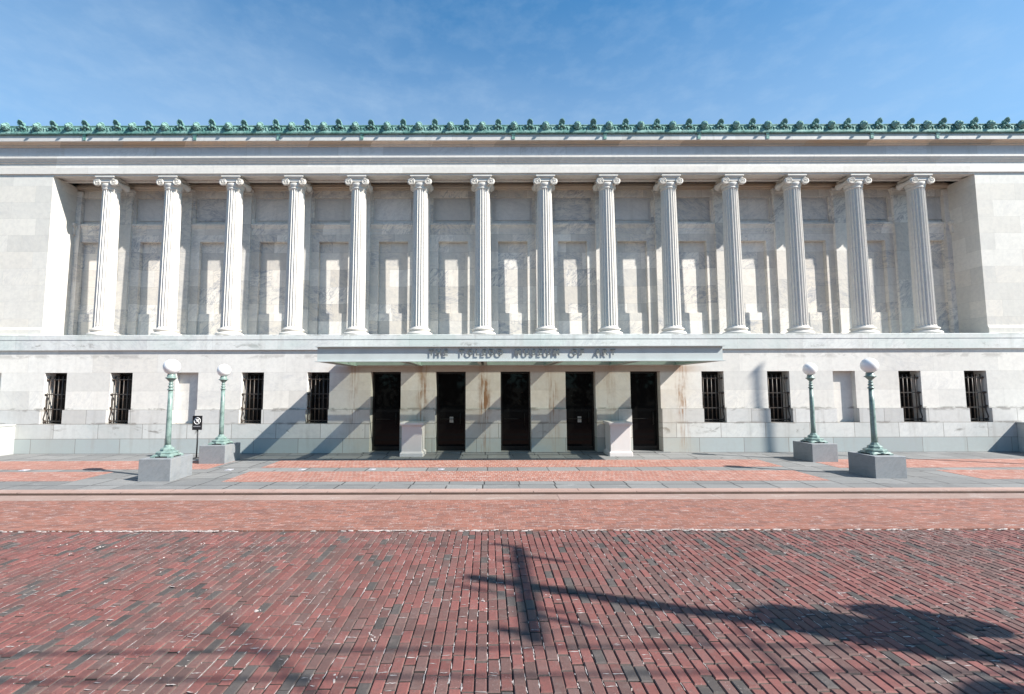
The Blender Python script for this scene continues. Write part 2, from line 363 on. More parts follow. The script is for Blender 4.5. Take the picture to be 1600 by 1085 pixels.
b = MB(); b.box(-40,42,9.90,10.20,-.15,.0015); b.box(-40,42,9.872,9.90,-.15,-.012,1)
tag(b.obj('kerb', [M['kerb'], M['kerb_face']]), kind='structure')
b = MB(); b.box(-40,42,9.43,9.872,-.15,GZ+.004); tag(b.obj('gutter', M['gutter']), kind='structure')
b = MB(); b.box(-40,42,7.50,9.43,-.15,GZ); tag(b.obj('road_shoulder', M['shoulder']), kind='structure')
sheet('road_bed', -40, 42, -9, 7.50, GZ-.020, M['dirt'])
sheet('far_pavement', -40, 42, -14, -9, -.03, M['slab'])

def build_road():
    b = MB(); tints = []
    W, L = .0935, .213
    x = -10.2; ci = 0
    while x < 12.0:
        w = W-.0072+rnd.uniform(-.003,.002)
        y = -1.6+rnd.uniform(0,L)
        while y < 7.40:
            l = L-.010+rnd.uniform(-.010,.004)
            yc = min(y+l, 7.43)
            near = yc > 2.6 and -8.6 < x < 10.4
            z = GZ+rnd.gauss(0,.0020); tx = rnd.gauss(0,.012); ty = rnd.gauss(0,.008)
            j = lambda: rnd.uniform(-.0018,.0018)
            e = .007
            x0, x1, y0, y1 = x+j(), x+w+j(), y+j(), yc+j()
            def top(px, py, d): return (px, py, z+(px-x-w/2)*tx+(py-y-l/2)*ty-d)
            if near:
                vs = [(x0,y0,GZ-.03),(x1,y0,GZ-.03),(x1,y1,GZ-.03),(x0,y1,GZ-.03)]
                vs += [top(x0,y0,.007),top(x1,y0,.007),top(x1,y1,.007),top(x0,y1,.007)]
                vs += [top(x0+e,y0+e*1.6,0),top(x1-e,y0+e*1.6,0),top(x1-e,y1-e*1.6,0),top(x0+e,y1-e*1.6,0)]
                fs = [(8,9,10,11)]
                for k in (0,4): fs += [(k+i,k+(i+1)%4,k+4+(i+1)%4,k+4+i) for i in range(4)]
            else:
                vs = [top(x0,y0,0),top(x1,y0,0),top(x1,y1,0),top(x0,y1,0)]; fs = [(0,1,2,3)]
            b.add(vs, fs)
            q = mnoise.noise((x*.9, y*.55, 3.0))*.5+mnoise.noise((x*2.6, y*1.7, 9.0))*.28+rnd.gauss(0,.30)
            v = rnd.uniform(.88,1.26)
            q += .1*rnd.gauss(0,1)
            f = min(max((q+.30)/.72, 0), 1); f = f*f*(3-2*f)*.80
            c = [(.172*(1-f)+.104*f)*v, (.066*(1-f)+.070*f)*v, (.058*(1-f)+.063*f)*v]
            if rnd.random() < .05+.16*max(0, mnoise.noise((x*.7,y*.7,21.0))): c = (.074*v,.064*v,.060*v)
            pale = (.20,.165,.15)
            tints += ([c]+[pale if rnd.random() < .75 else (.07,.06,.055) for _ in range(4)]+[c]*4) if near else [c]
            y += L+rnd.uniform(-.004,.004)
        x += W; ci += 1
    o = b.obj('road', M['road'])
    a = o.data.attributes.new('tint', 'FLOAT_COLOR', 'FACE')
    buf = []
    for c in tints: buf += [c[0],c[1],c[2],1.0]
    a.data.foreach_set('color', buf)
    tag(o, kind='structure')
    g = MB()                                            # grit and flakes lodged in the joints
    def flake(px, py, r, el, ang, zt):
        n = rnd.randint(5,7); ca, sa = math.cos(ang), math.sin(ang); ring = []
        for k in range(n):
            a_ = 2*PI*k/n; rr = r*rnd.uniform(.55,1.15)
            u_, v_ = rr*math.cos(a_), rr*el*math.sin(a_); ring.append((px+u_*ca-v_*sa, py+u_*sa+v_*ca))
        vs = [(p[0],p[1],zt-.008) for p in ring]+[(px+(p[0]-px)*.7,py+(p[1]-py)*.7,zt) for p in ring]
        g.add(vs, [tuple(range(n,2*n))]+[(k,(k+1)%n,(k+1)%n+n,k+n) for k in range(n)])
    def ribbon(px, py, L_, ang, wd, zt):                # a smear of mortar along or across a joint
        n = max(3, int(L_/.018)+1); ca, sa = math.cos(ang), math.sin(ang); vs = []
        for k in range(n+1):
            t = k/n-.5; o_ = rnd.gauss(0,.0018); h_ = wd*rnd.uniform(.35,1.2)*(1-abs(2*t)**4*.7)
            cx_, cy_ = px+t*L_*ca-o_*sa, py+t*L_*sa+o_*ca
            vs += [(cx_-sa*h_, cy_+ca*h_, zt), (cx_+sa*h_, cy_-ca*h_, zt)]
        g.add(vs, [(2*k,2*k+1,2*k+3,2*k+2) for k in range(n)])
    for i in range(7200):
        py = 2.8+4.6*rnd.random(); px = rnd.uniform(-7.8,9.2)
        if mnoise.noise((px*.7,py*.7,1.0))+rnd.uniform(-.55,.55) < .02: continue
        c_ = round((px+10.2)/W); px = -10.2+c_*W-.0043+rnd.gauss(0,.002)
        r_ = rnd.random()
        if r_ < .55: ribbon(px, py, rnd.uniform(.03,.13), PI/2+rnd.gauss(0,.03), rnd.uniform(.0025,.0050), GZ+rnd.uniform(-.004,.0015))
        elif r_ < .80: ribbon(px+W*.5, py, rnd.uniform(.04,.09), rnd.gauss(0,.10), rnd.uniform(.003,.007), GZ+.0035)
        else: flake(px, py, rnd.uniform(.004,.009), rnd.choice((1.2,2.2)), rnd.gauss(0,.3), GZ+rnd.uniform(-.003,.002))
    for i in range(60):
        py = 2.8+4.5*rnd.random(); px = rnd.uniform(-7.8,9.2)
        c_ = round((px+10.2)/W); px = -10.2+c_*W+rnd.choice((-.004,.04))
        for k in range(rnd.randint(2,5)):
            flake(px+rnd.gauss(0,.022), py+rnd.gauss(0,.02), rnd.uniform(.008,.018), rnd.uniform(.4,.9), rnd.uniform(0,3), GZ+.003)
    px = -12.0
    while px < 14.0:                                    # crumbled edge where the road meets the shoulder
        d = mnoise.noise((px*.5,5.0,2.0))
        if d+rnd.uniform(-.35,.35) > -.12: flake(px, 7.462+rnd.gauss(0,.014), rnd.uniform(.02,.055), rnd.uniform(.3,.5), rnd.gauss(0,.1), GZ+.006)
        px += .035
    tag(g.obj('grit', M['grit']), 'pale grit and mortar crumbs lodged in the joints of the brick road', 'grit', kind='stuff')
build_road()

# ------------------------------------------------------------------ museum building
ROOT = thing('museum_building', (XC, Y_BASE, 0), 'white marble museum front with fourteen ionic columns and a green copper roof crest', 'museum')
def part(b, name, m): return keep(b.obj(name, m), ROOT)
XL, XR = XC-X_END, XC+X_END
WIN = [n for n in (-10,-9,-7,-6,-4,-3,3,4,6,7,9,10)]
BLANK = (-8,-5,5,8)
wx = lambda n: XC+n*2.129
dx = lambda n: XC+n*2.10
HW = .36
def holes(z0, z1, dz0, wz0, wz1):
    hs = [(dx(n)-.485, dx(n)+.485, dz0, min(z1,2.59), 16.06) for n in range(-2,3)]
    hs += [(wx(n)-HW, wx(n)+HW, max(z0,wz0), min(z1,wz1), 16.20) for n in WIN] if z1 > wz0 else []
    hs += [(wx(n)-HW, wx(n)+HW, max(z0,wz0), min(z1,wz1), 15.88) for n in BLANK] if z1 > wz0 else []
    return hs
b = MB(); b.wall([XL,XR],[0,.935],[(dx(n)-.485,dx(n)+.485,0,.935,16.06) for n in range(-2,3)],Y_BASE,16.06)
xs = [XL]+[q for n in range(-2,3) for q in (dx(n)-.485,dx(n)+.485)]+[XR]
for i in range(0,len(xs),2): b.add([(xs[i],Y_BASE,.935),(xs[i+1],Y_BASE,.935),(xs[i+1],16.2,.935),(xs[i],16.2,.935)],[(0,1,2,3)])
part(b, 'base_course', M['base'])
b = MB(); hs = holes(.935,1.385,.935,.935,2.58); b.wall([XL,XR],[.935,1.385],hs,Y_DADO,16.06)
edges = sorted([XL,XR]+[h[i] for h in hs for i in (0,1)])
for i in range(0,len(edges),2): b.add([(edges[i],Y_DADO,1.385),(edges[i+1],Y_DADO,1.385),(edges[i+1],Y_WALL+.02,1.385),(edges[i],Y_WALL+.02,1.385)],[(0,1,2,3)])
nd = len(b.f); b.mi = [1]*nd; b.wall([XL,XR],[1.385,3.42],holes(1.385,3.42,1.385,1.385,2.58),Y_WALL,16.06)
for n in BLANK: b.add([(wx(n)-HW,15.878,.935),(wx(n)+HW,15.878,.935),(wx(n)+HW,15.878,2.58),(wx(n)-HW,15.878,2.58)],[(0,1,2,3)])
part(b, 'lower_wall', [M['wall'],M['dado']])
b = MB(); b.profx([(17.4,3.30),(Y_LEDGE+.01,3.30),(Y_LEDGE,3.31),(Y_LEDGE,3.635),(Y_LEDGE-.012,3.645),(Y_LEDGE-.012,3.79),(Y_LEDGE-.002,Z_LEDGE),(17.4,Z_LEDGE)],XL,XR)
part(b, 'ledge', M['ledge'])
PE = 15.57
for x0, x1 in ((XL,XC-PE),(XC+PE,XR)):
    b = MB(); b.box(x0,x1,Y_PIER+.001,17.4,Z_LEDGE,Z_ARCH-.001)
    b.box(x0, x1+(.02 if x1 < XC else 0), Y_PIER-.02, Y_PIER+.01, Z_LEDGE+.005, Z_LEDGE+.22) if False else None
    part(b, 'end_pier', M['pier'])
    b = MB(); b.profx([(Y_PIER-.035,Z_LEDGE+.001),(Y_PIER-.035,Z_LEDGE+.20),(Y_PIER-.012,Z_LEDGE+.235),(Y_PIER-.012,Z_LEDGE+.26),(Y_PIER+.003,Z_LEDGE+.29),(Y_PIER+.003,Z_LEDGE+.001)],x0,x1)
    part(b, 'pier_moulding', M['pier'])
# back wall of the portico with its niches and upper panels
b = MB(); NH = .52
nh = [(XC+n*BAY-NH,XC+n*BAY+NH,Z_LEDGE,7.27,Y_NICHE) for n in range(-7,8)]
ph = [(XC+n*BAY-.72,XC+n*BAY+.72,7.95,8.88,Y_BACK+.07) for n in range(-7,8)]
ph[0] = (XC-7*BAY-.62,)+ph[0][1:]; ph[-1] = (ph[-1][0],XC+7*BAY+.62)+ph[-1][2:]
b.wall([XC-PE-.05,XC+PE+.05],[Z_LEDGE,9.6],nh+ph,Y_BACK,Y_NICHE)
part(b, 'portico_wall', M['back'])
for n in range(-7,8):
    b = MB(); cx = XC+n*BAY
    b.box(cx-NH+.002,cx+NH-.002,Y_NICHE-.003,Y_NICHE+.1,Z_LEDGE+.6,7.268)
    b.box(cx-NH+.003,cx+NH-.003,Y_NICHE-.062,Y_NICHE+.1,Z_LEDGE+.002,4.70)
    part(b, 'niche_panel', M['back'])
    h = ph[n+7]
    b = MB(); b.box(h[0]+.001,h[1]-.001,Y_BACK+.066,Y_BACK+.12,7.951,8.879)
    b.box(h[0]+.10,h[1]-.10,Y_BACK+.040,Y_BACK+.07,8.05,8.79)
    part(b, 'upper_panel', M['panel'])
pil = None
for k in range(14):
    cx = XC+(k-6.5)*BAY
    b = MB(); w = .245
    b.box(cx-w,cx+w,Y_PIL,Y_BACK+.05,Z_LEDGE+.001,9.10)
    b.bbox(cx-w-.05,cx+w+.05,Y_PIL-.05,Y_BACK+.05,Z_LEDGE+.002,Z_LEDGE+.16,.02)
    b.box(cx-w-.03,cx+w+.03,Y_PIL-.035,Y_BACK+.05,9.00,9.08)
    b.box(cx-w-.06,cx+w+.06,Y_PIL-.065,Y_BACK+.05,9.08,9.14)
    part(b, 'pilaster', M['pil'])
for s in (-1,1):
    b = MB(); x0 = XC+s*(PE-.0); x1 = XC+s*(PE-.17)
    b.box(min(x0,x1),max(x0,x1),Y_PIL+.01,Y_BACK+.05,Z_LEDGE+.001,9.10); part(b, 'pilaster', M['pil'])
# string moulding at the foot of the panels, returning on the end piers
gaps = [XC-PE]+[q for k in range(14) for q in (XC+(k-6.5)*BAY-.245, XC+(k-6.5)*BAY+.245)]+[XC+PE]
b = MB()
for i in range(0,len(gaps),2):
    b.profx([(Y_BACK-.075,7.90),(Y_BACK-.075,7.84),(Y_BACK-.05,7.82),(Y_BACK-.03,7.76),(Y_BACK-.012,7.74),(Y_BACK-.012,7.64),(Y_BACK+.01,7.63),(Y_BACK+.01,7.90)],gaps[i]+.002,gaps[i+1]-.002)
for s in (-1,1):
    xa, xb = XC+s*(PE+.01), XC+s*(PE-.09)
    b.box(min(xa,xb),max(xa,xb),Y_PIL-.12,Y_PIL+.03,7.80,7.905); xb = XC+s*(PE-.05); b.box(min(xa,xb),max(xa,xb),Y_PIL-.08,Y_PIL+.03,7.50,7.80)
part(b, 'string_moulding', M['back'])
b = MB(); b.profx([(Y_BACK-.14,9.30),(Y_BACK-.14,9.22),(Y_BACK-.10,9.20),(Y_BACK-.08,9.15),(Y_BACK+.01,9.14),(Y_BACK+.01,9.30)],XC-PE+.001,XC+PE-.001)
part(b, 'wall_cornice', M['ceil'])
b = MB(); b.box(XC-PE+.001,XC+PE-.001,16.42,16.90,9.44,9.60)
b.profx([(16.419,9.44),(16.50,9.44),(16.50,9.40),(16.46,9.36),(16.46,9.31),(16.419,9.29)],XC-PE+.002,XC+PE-.002)
part(b, 'portico_ceiling', M['ceil'])
# entablature
b = MB(); b.profx([(Y_PIER,Z_ARCH),(Y_PIER,9.285),(Y_PIER-.045,9.290),(Y_PIER-.045,9.505),(Y_PIER-.015,9.515),(Y_PIER-.015,9.655),(Y_PIER-.05,9.67),(Y_PIER-.05,9.71),(Y_PIER-.075,9.725),(Y_PIER-.115,9.80),(Y_PIER-.115,9.865),(17.4,9.865),(17.4,9.62),(16.418,9.62),(16.418,Z_ARCH),(16.30,Z_ARCH),(16.30,Z_ARCH+.05),(16.00,Z_ARCH+.05),(16.00,Z_ARCH)],XL,XR)
part(b, 'architrave', M['arch'])
b = MB(); b.box(XL,XR,Y_PIER,17.4,9.864,10.262); part(b, 'frieze', M['frieze'])
b = MB(); b.profx([(Y_PIER-.06,10.235),(Y_PIER-.06,10.29),(Y_PIER-.10,10.33),(Y_PIER-.12,10.34),(15.64,10.345),(15.64,10.40),(17.4,10.40),(17.4,10.235)],XL,XR)
part(b, 'cornice_bed', M['soffit'])
b = MB(); b.profx([(15.595,10.335),(15.595,10.50),(15.62,10.51),(15.62,10.575),(17.4,10.575),(17.4,10.401),(15.638,10.401),(15.638,10.343)],XL,XR)
part(b, 'corona', M['corona'])
crest = MB()
crest.profx([(15.585,10.555),(15.540,10.562),(15.535,10.60),(15.548,10.62),(15.555,10.66),(15.600,10.83),(15.585,10.842),(15.585,10.87),(15.66,10.88),(15.75,10.55)],XL,XR)
h = BAY/4
k0 = int((XL-XC)/h)+1; k1 = int((XR-XC)/h)-1
def spiral(cx, cy, cz, r, turns, sgn, a0, n=18):
    return [(cx+sgn*r*(1-.78*i/n)*math.cos(a0+2*PI*turns*i/n), cy-.01*i/n, cz+r*(1-.78*i/n)*math.sin(a0+2*PI*turns*i/n)) for i in range(n+1)]
for k in range(k0, k1+1):
    cx = XC+k*h                                         # relief scrolls on the gutter face
    for s in (-1,1):
        crest.tube(spiral(cx+s*.10,15.568,10.725,.072,1.4,s,PI*.5,10), [.024-.0012*i for i in range(11)], 5)
        crest.tube([(cx+s*.20,15.555,10.66),(cx+s*.22,15.565,10.74),(cx+s*.16,15.58,10.80)], [.016,.024,.010], 5)
    crest.ball((cx,15.555,10.70),.034,8,5,0,(1,.7,1.5))
part(crest, 'copper_crest', M['copper'])
def palmette():
    b = MB(); m = 9; prev = None
    for j in range(-4,5):                               # fan of lobes curling forward at the tip
        a = j*.215; L = .235*(1-.022*j*j); pts = []; rs = []
        for i in range(6):
            t = i/5.0
            pts.append((math.sin(a)*L*t*.80, -.02-.11*t**2.5+abs(j)*.010, .02+math.cos(a)*L*t)); rs.append(.013+.020*math.sin(PI*min(t*.95+.05,1)))
        b.tube(pts, rs, 6)
    poly = [(-.06,0),(.06,0)]+[(math.sin(j*.215)*.185*(1-.02*j*j),.02+math.cos(j*.215)*.20*(1-.02*j*j)) for j in range(4,-5,-1)]
    b.prism(poly, 'y', -.030, .02)
    b.ball((0,-.045,.03),.05,10,6); b.ball((-.09,-.03,-.02),.045,10,6); b.ball((.09,-.03,-.02),.045,10,6)
    return b
def lion():
    b = MB()
    b.ball((0,-.02,0),.125,14,8,0,(1,.75,1.05))
    for k in range(12):                                 # mane
        a = 2*PI*k/12; b.ball((.115*math.cos(a),-.03,.125*math.sin(a)),.040,8,5)
    b.ball((0,-.105,.005),.080,12,8,0,(1,.9,1)); b.ball((0,-.17,-.030),.048,10,6,0,(1.1,1,.85)); b.ball((0,-.155,-.075),.032,8,5)
    for s in (-1,1): b.ball((s*.062,-.06,.105),.030,8,5); b.ball((s*.036,-.155,.030),.016,6,4)
    b.ball((0,-.205,-.012),.02,6,4)
    return b
pal = liz = None
for k in range(k0, k1+1):
    cx = XC+k*h
    if k % 2 == 0:
        src = 'a'
    x = cx; odd = (k % 2) != 0                          # columns stand at odd half bays, palmettes above them
    if odd:
        if pal is None: pal = part(palmette(), 'palmette', M['copper']); o = pal
        else: o = pal.copy(); col.objects.link(o)
        o.location = (x, 15.575, 10.79)
    else:
        if liz is None: liz = part(lion(), 'lion_head', M['copper']); o = liz
        else: o = liz.copy(); col.objects.link(o)
        o.location = (x, 15.565, 10.82); o.scale = (.86,.85,.88)
    o.rotation_euler = (rnd.gauss(0,.05), rnd.gauss(0,.05), rnd.gauss(0,.07))
    if odd: o.scale = (1.0,1.0,.86+rnd.gauss(0,.04))
for n_, xx in (('downspout',0),):
    for px in (-10.7,-7.9,-5.1,-.02,3.05,6.2,8.5,12.0,14.2,-14.4):
        b = MB(); b.box(XC+px-.05,XC+px+.05,15.575,15.60,10.36,10.56); b.box(XC+px-.065,XC+px+.065,15.565,15.60,10.50,10.555); part(b, 'copper_strap', M['copper'])
b = MB(); b.profx([(15.66,10.80),(15.7,10.83),(19.5,11.35),(30,11.4),(30,10.4),(15.7,10.6)],XL,XR); part(b, 'roof', M['roof'])
b = MB(); b.box(XL,XR,17.42,30,-.15,10.4); part(b, 'rear_block', M['pier'])

# columns
def make_column():
    sh = MB(); NF, K = 20, 8; H0, H1 = .26, 5.02
    rings = []
    for i in range(15):
        t = i/14.0; r = .281-.034*t**1.6
        rings.append((H0+(H1-H0)*t, r))
    zs = [(H0-.02,rings[0][1]+.03,0),(H0+.015,rings[0][1]+.004,0)]+[(H0+.06,rings[0][1],1)]+[(z,r,1) for z,r in rings[1:-1]]+[(H1-.05,rings[-1][1],1),(H1-.02,rings[-1][1]+.002,0),(H1+.02,rings[-1][1]+.01,0)]
    vs = []; n = NF*K
    for z, r, fl in zs:
        for k in range(n):
            t = (k % K)/K; d = 0
            if fl and k % K > 1: d = .032*math.sin(PI*(k % K-1)/7.0)**.75
            a = 2*PI*(k+.0)/n; vs.append(((r-d)*math.cos(a),(r-d)*math.sin(a),z))
    fs = [(j*n+k,j*n+(k+1)%n,(j+1)*n+(k+1)%n,(j+1)*n+k) for j in range(len(zs)-1) for k in range(n)]
    sh.add(vs, fs, False)
    c = sh.obj('column', M['column'])
    ba = MB()
    prof = [(.405,.001)]+[(.395+.035*math.sin(a*PI/6), .0+.055*(1-math.cos(a*PI/6))) for a in range(1,6)]
    prof = [(.40,.001),(.425,.02),(.435,.05),(.425,.085),(.395,.105),(.36,.112),(.335,.125),(.325,.145),(.33,.165),(.345,.172),(.36,.18),(.368,.20),(.36,.222),(.34,.232),(.31,.236),(.29,.25)]
    ba.lathe(prof,0,0,36)
    o = ba.obj('base', M['column'], c)
    cp = MB(); T = Z_ARCH-Z_LEDGE-.003
    cp.lathe([(.25,5.00),(.262,5.02),(.262,5.045),(.25,5.05),(.262,5.07),(.288,5.13),(.295,5.18),(.28,5.20)],0,0,30)
    VR, VX, VZ = .130, .285, T-.072-.130
    for s in (-1,1):                                    # the two rolls, waisted in the middle, with spiral faces front and back
        pts = [(s*VX,y,VZ+.02*(abs(y) < .25)) for y in (-.30,-.275,-.23,-.1,0,.1,.23,.275,.30)]
        cp.tube(pts,[VR*.97,VR,VR*.80,VR*.58,VR*.50,VR*.58,VR*.80,VR,VR*.97],20)
        for yf, sg in ((-.303,1),(.303,-1)):
            sp = []; n_ = 40
            for i in range(n_+1):
                t = i/n_; r = (VR-.012)*(1-.86*t); a = PI/2+ -s*0-(-s)*2*PI*2.4*t
                sp.append((s*VX+r*math.cos(a), yf, VZ+r*math.sin(a)))
            cp.tube(sp,[.017-.009*i/n_ for i in range(n_+1)],6)
            cp.ball((s*VX,yf,VZ),.026,8,6)
    for yf in (-.285,.255):                               # cushion band linking the scrolls
        top = [(x/10*VX,T-.078) for x in range(-10,11)]; bot = [(x/10*VX,T-.185-.018*(1-(x/10)**2)) for x in range(10,-11,-1)]
        cp.prism(top+bot,'y',yf,yf+.03)
        cp.tube([(x/10*VX,yf-.006 if yf < 0 else yf+.036,T-.088) for x in range(-10,11)],.014,6)
    cp.box(-.25,.25,-.25,.25,5.19,T-.08)
    cp.bbox(-.295,.295,-.325,.325,T-.076,T-.04,.006); cp.bbox(-.325,.325,-.345,.345,T-.041,T,.008)
    o = cp.obj('capital', M['column'], c)
    return c
c0 = make_column(); c0.parent = ROOT
for k in range(14):
    o = c0 if k == 0 else copy_tree(c0, ROOT)
    o.matrix_parent_inverse = Matrix.Translation(ROOT.location).inverted()
    o.location = (XC+(k-6.5)*BAY, Y_COL, Z_LEDGE); o.rotation_euler = (0,0,0)

# windows with iron grilles
def make_window():
    f = MB(); z0, z1 = .94, 2.578
    for a, c in ((-HW+.002,-HW+.06),(HW-.06,HW-.002),(-.02,.02)): f.box(a,c,.40,.46,z0,z1)
    for a, c in ((z0,z0+.06),(z1-.06,z1),(1.72,1.76)): f.box(-HW+.002,HW-.002,.405,.455,a,c)
    w = f.obj('window', M['frame'])
    p = MB(); p.box(-HW,HW,.44,.452,z0,z1); p.obj('pane', M['pane'], w)
    g = MB(); yb = .12
    for zz in (1.02,1.40,1.88,2.36):
        g.box(-HW+.004,HW-.004,yb-.016,yb+.016,zz-.014,zz+.014)
        for s in (-1,1): g.ball((s*(HW-.03),yb-.02,zz),.036,8,6)
    for i in range(5):
        xx = -HW+.09+i*(2*HW-.18)/4
        g.tube([(xx,yb,z0+.01),(xx,yb,2.47)],.016,8)
        g.ball((xx,yb,2.36),.028,6,5)
    for s in (-1,1):                                    # curled side brackets
        g.tube([(s*(HW-.04),yb-.05,z0+.03),(s*(HW-.02),yb-.09,1.10),(s*(HW-.04),yb-.05,1.30),(s*(HW-.02),yb-.02,1.5),(s*(HW-.04),yb-.04,1.75),(s*(HW-.03),yb,1.9)],.016,6)
        for zz in (1.0,1.45,1.88): g.ball((s*(HW-.02),yb-.06,zz),.034,8,6)
    g.obj('grille', M['iron'], w)
    return w
w0 = make_window(); w0.parent = ROOT
for i, n in enumerate(WIN):
    o = w0 if i == 0 else copy_tree(w0, ROOT)
    o.matrix_parent_inverse = Matrix.Translation(ROOT.location).inverted(); o.location = (wx(n), Y_WALL, 0)
    if i: pass
# doors
def make_door(note):
    f = MB(); W = .485
    for a, c in ((-W+.002,-W+.055),(W-.055,W-.002)): f.box(a,c,.28,.34,.01,2.588)
    for a, c in ((.01,.16),(2.52,2.588)): f.box(-W+.055,W-.055,.282,.338,a,c)
    d = f.obj('door', M['frame'])
    p = MB(); p.box(-W+.05,W-.05,.305,.317,.15,2.53); p.obj('glass_panel', M['glass'], d)
    q = MB(); q.tube([(.30,.275,.85),(.30,.225,.87),(.30,.225,1.25),(.30,.275,1.27)],.012,8); q.tube([(-.36,.24,1.05),(.25,.24,1.05)],.011,8)
    for xx in (-.36,.25): q.tube([(xx,.24,1.05),(xx,.31,1.05)],.009,6)
    q.obj('handle', M['frame'], d)
    if note:
        q = MB(); q.box(-.055,.065,.3005,.3045,.93,1.12); q.box(-.015,.02,.2985,.3010,.98,1.08,1); q.obj('notice', [M['notice'],M['grey']], d)
    return d
for n in range(-2,3):
    d = make_door(n in (-1,1)); d.parent = ROOT; d.matrix_parent_inverse = Matrix.Translation(ROOT.location).inverted(); d.location = (dx(n), Y_WALL, 0)
b = MB(); b.box(XC-5.0,XC+5.0,16.07,16.12,.0,2.6); b.box(XL,XC-5.1,16.22,16.26,.9,2.62); b.box(XC+5.1,XR,16.22,16.26,.9,2.62)
part(b, 'dark_lining', M['frame'])
b = MB(); b.box(XC-4.9,XC+4.9,15.56,16.06,-.1,.03); part(b, 'threshold', M['slab'])

# low stone cheek walls at both ends
for s, lab in ((-1,'low pale stone cheek wall lit by sun at the far left of the facade'),(1,'low stone cheek wall in shade at the far right of the facade')):
    xa = XC+s*15.97; xb = XC+s*19.8
    b = MB(); b.bbox(min(xa,xb),max(xa,xb),12.6,15.598,-.1,.90,.01); b.bbox(min(xa,xb)-.02,max(xa,xb)+.02,12.57,15.597,.90,.945,.008)
    t = thing('cheek_wall', (xa,14.2,0), lab, 'wall', 'cheek walls'); keep(b.obj('wall', M['cheek']), t)

# ------------------------------------------------------------------ entrance canopy
CX0, CX1 = XC-5.42, XC+5.34
CYF, CYB, CZ0, CZ1 = 12.82, 15.70, 2.765, 3.175
CAN = thing('entrance_canopy', (XC,CYB,CZ0), 'long pale steel and glass canopy with raised lettering over the five doors', 'canopy')
def cpart(b, n, m): return keep(b.obj(n, m), CAN)
b = MB()
b.box(CX0-.05,CX1+.05,CYF-.085,CYF+.06,CZ1-.018,CZ1); b.box(CX0,CX1,CYF,CYF+.015,CZ0+.019,CZ1-.019); b.box(CX0-.05,CX1+.05,CYF-.06,CYF+.10,CZ0,CZ0+.018)
cpart(b, 'front_channel', M['steel'])
for x0, s in ((CX0,-1),(CX1,1)):
    b = MB(); b.box(min(x0,x0-s*.015),max(x0,x0-s*.015),CYF+.02,CYB,CZ0+.10,CZ1-.03); b.box(min(x0+s*.04,x0-s*.08),max(x0+s*.04,x0-s*.08),CYF+.105,CYB,CZ0+.005,CZ0+.02)
    b.box(min(x0+s*.04,x0-s*.08),max(x0+s*.04,x0-s*.08),CYF+.07,CYB,CZ1-.02,CZ1-.004); cpart(b, 'side_channel', M['steel'])
for k in range(6):
    bx = XC+(k-2.5)*2.10; b = MB()
    for dx_ in (-.085,.085):
        b.box(bx+dx_-.008,bx+dx_+.008,CYF+.02,CYB,CZ0+.03,CZ1-.035); 
        b.box(bx+dx_-.05,bx+dx_+.05,CYF+.105,CYB,CZ0+.012,CZ0+.029)
    b.box(bx-.10,bx+.10,CYF+.07,CYB,CZ1-.033,CZ1-.02)
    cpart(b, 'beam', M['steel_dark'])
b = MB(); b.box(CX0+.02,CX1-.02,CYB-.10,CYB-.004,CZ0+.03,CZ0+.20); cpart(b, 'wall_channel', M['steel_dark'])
b = MB()
for yy in (13.75,14.7): b.box(CX0+.02,CX1-.02,yy-.03,yy+.03,CZ1-.16,CZ1-.09)
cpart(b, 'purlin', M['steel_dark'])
xs = [CX0+.02]+[XC+(k-2.5)*2.10 for k in range(6)]+[CX1-.02]
for a, c in zip(xs,xs[1:]):
    if c-a < .3: continue
    b = MB(); b.box(a+.12,c-.12,CYF+.03,CYB-.02,CZ1-.085,CZ1-.073); cpart(b, 'glass_pane', M['canopy_glass'])
def glyph(ch, size):
    cu = bpy.data.curves.new('glyph','FONT'); cu.body = ch; cu.size = size; cu.extrude = .005; cu.offset = .005; cu.resolution_u = 4
    o = bpy.data.objects.new('glyph', cu); col.objects.link(o)
    me = bpy.data.meshes.new_from_object(o.evaluated_get(bpy.context.evaluated_depsgraph_get()))
    col.objects.unlink(o); bpy.data.objects.remove(o)
    return me
LET = {}
text = 'THE TOLEDO MUSEUM OF ART'
adv = {'M':1.28,'O':1.18,'W':1.3,'I':.5,' ':1.15,'E':.92,'L':.88,'F':.9,'T':.98,'S':.92}
tot = sum(adv.get(c,1.0) for c in text)
xA, xB = XC-2.49, XC+2.52; u_ = (xB-xA)/tot; cur = xA
for ch in text:
    a = adv.get(ch,1.0)*u_
    if ch != ' ':
        if ch not in LET:
            me = glyph(ch,.222); me.materials.append(M['letter']); LET[ch] = me
        me = LET[ch]; xsv = [v.co.x for v in me.vertices]; wd = max(xsv)-min(xsv)
        o = bpy.data.objects.new('letter', me); col.objects.link(o)
        o.rotation_euler = (PI/2,0,0); o.location = (cur+(a-wd)/2-min(xsv), CYF-.036, CZ0+.165)
        o.parent = CAN; o.matrix_parent_inverse = Matrix.Translation(CAN.location).inverted()
    cur += a

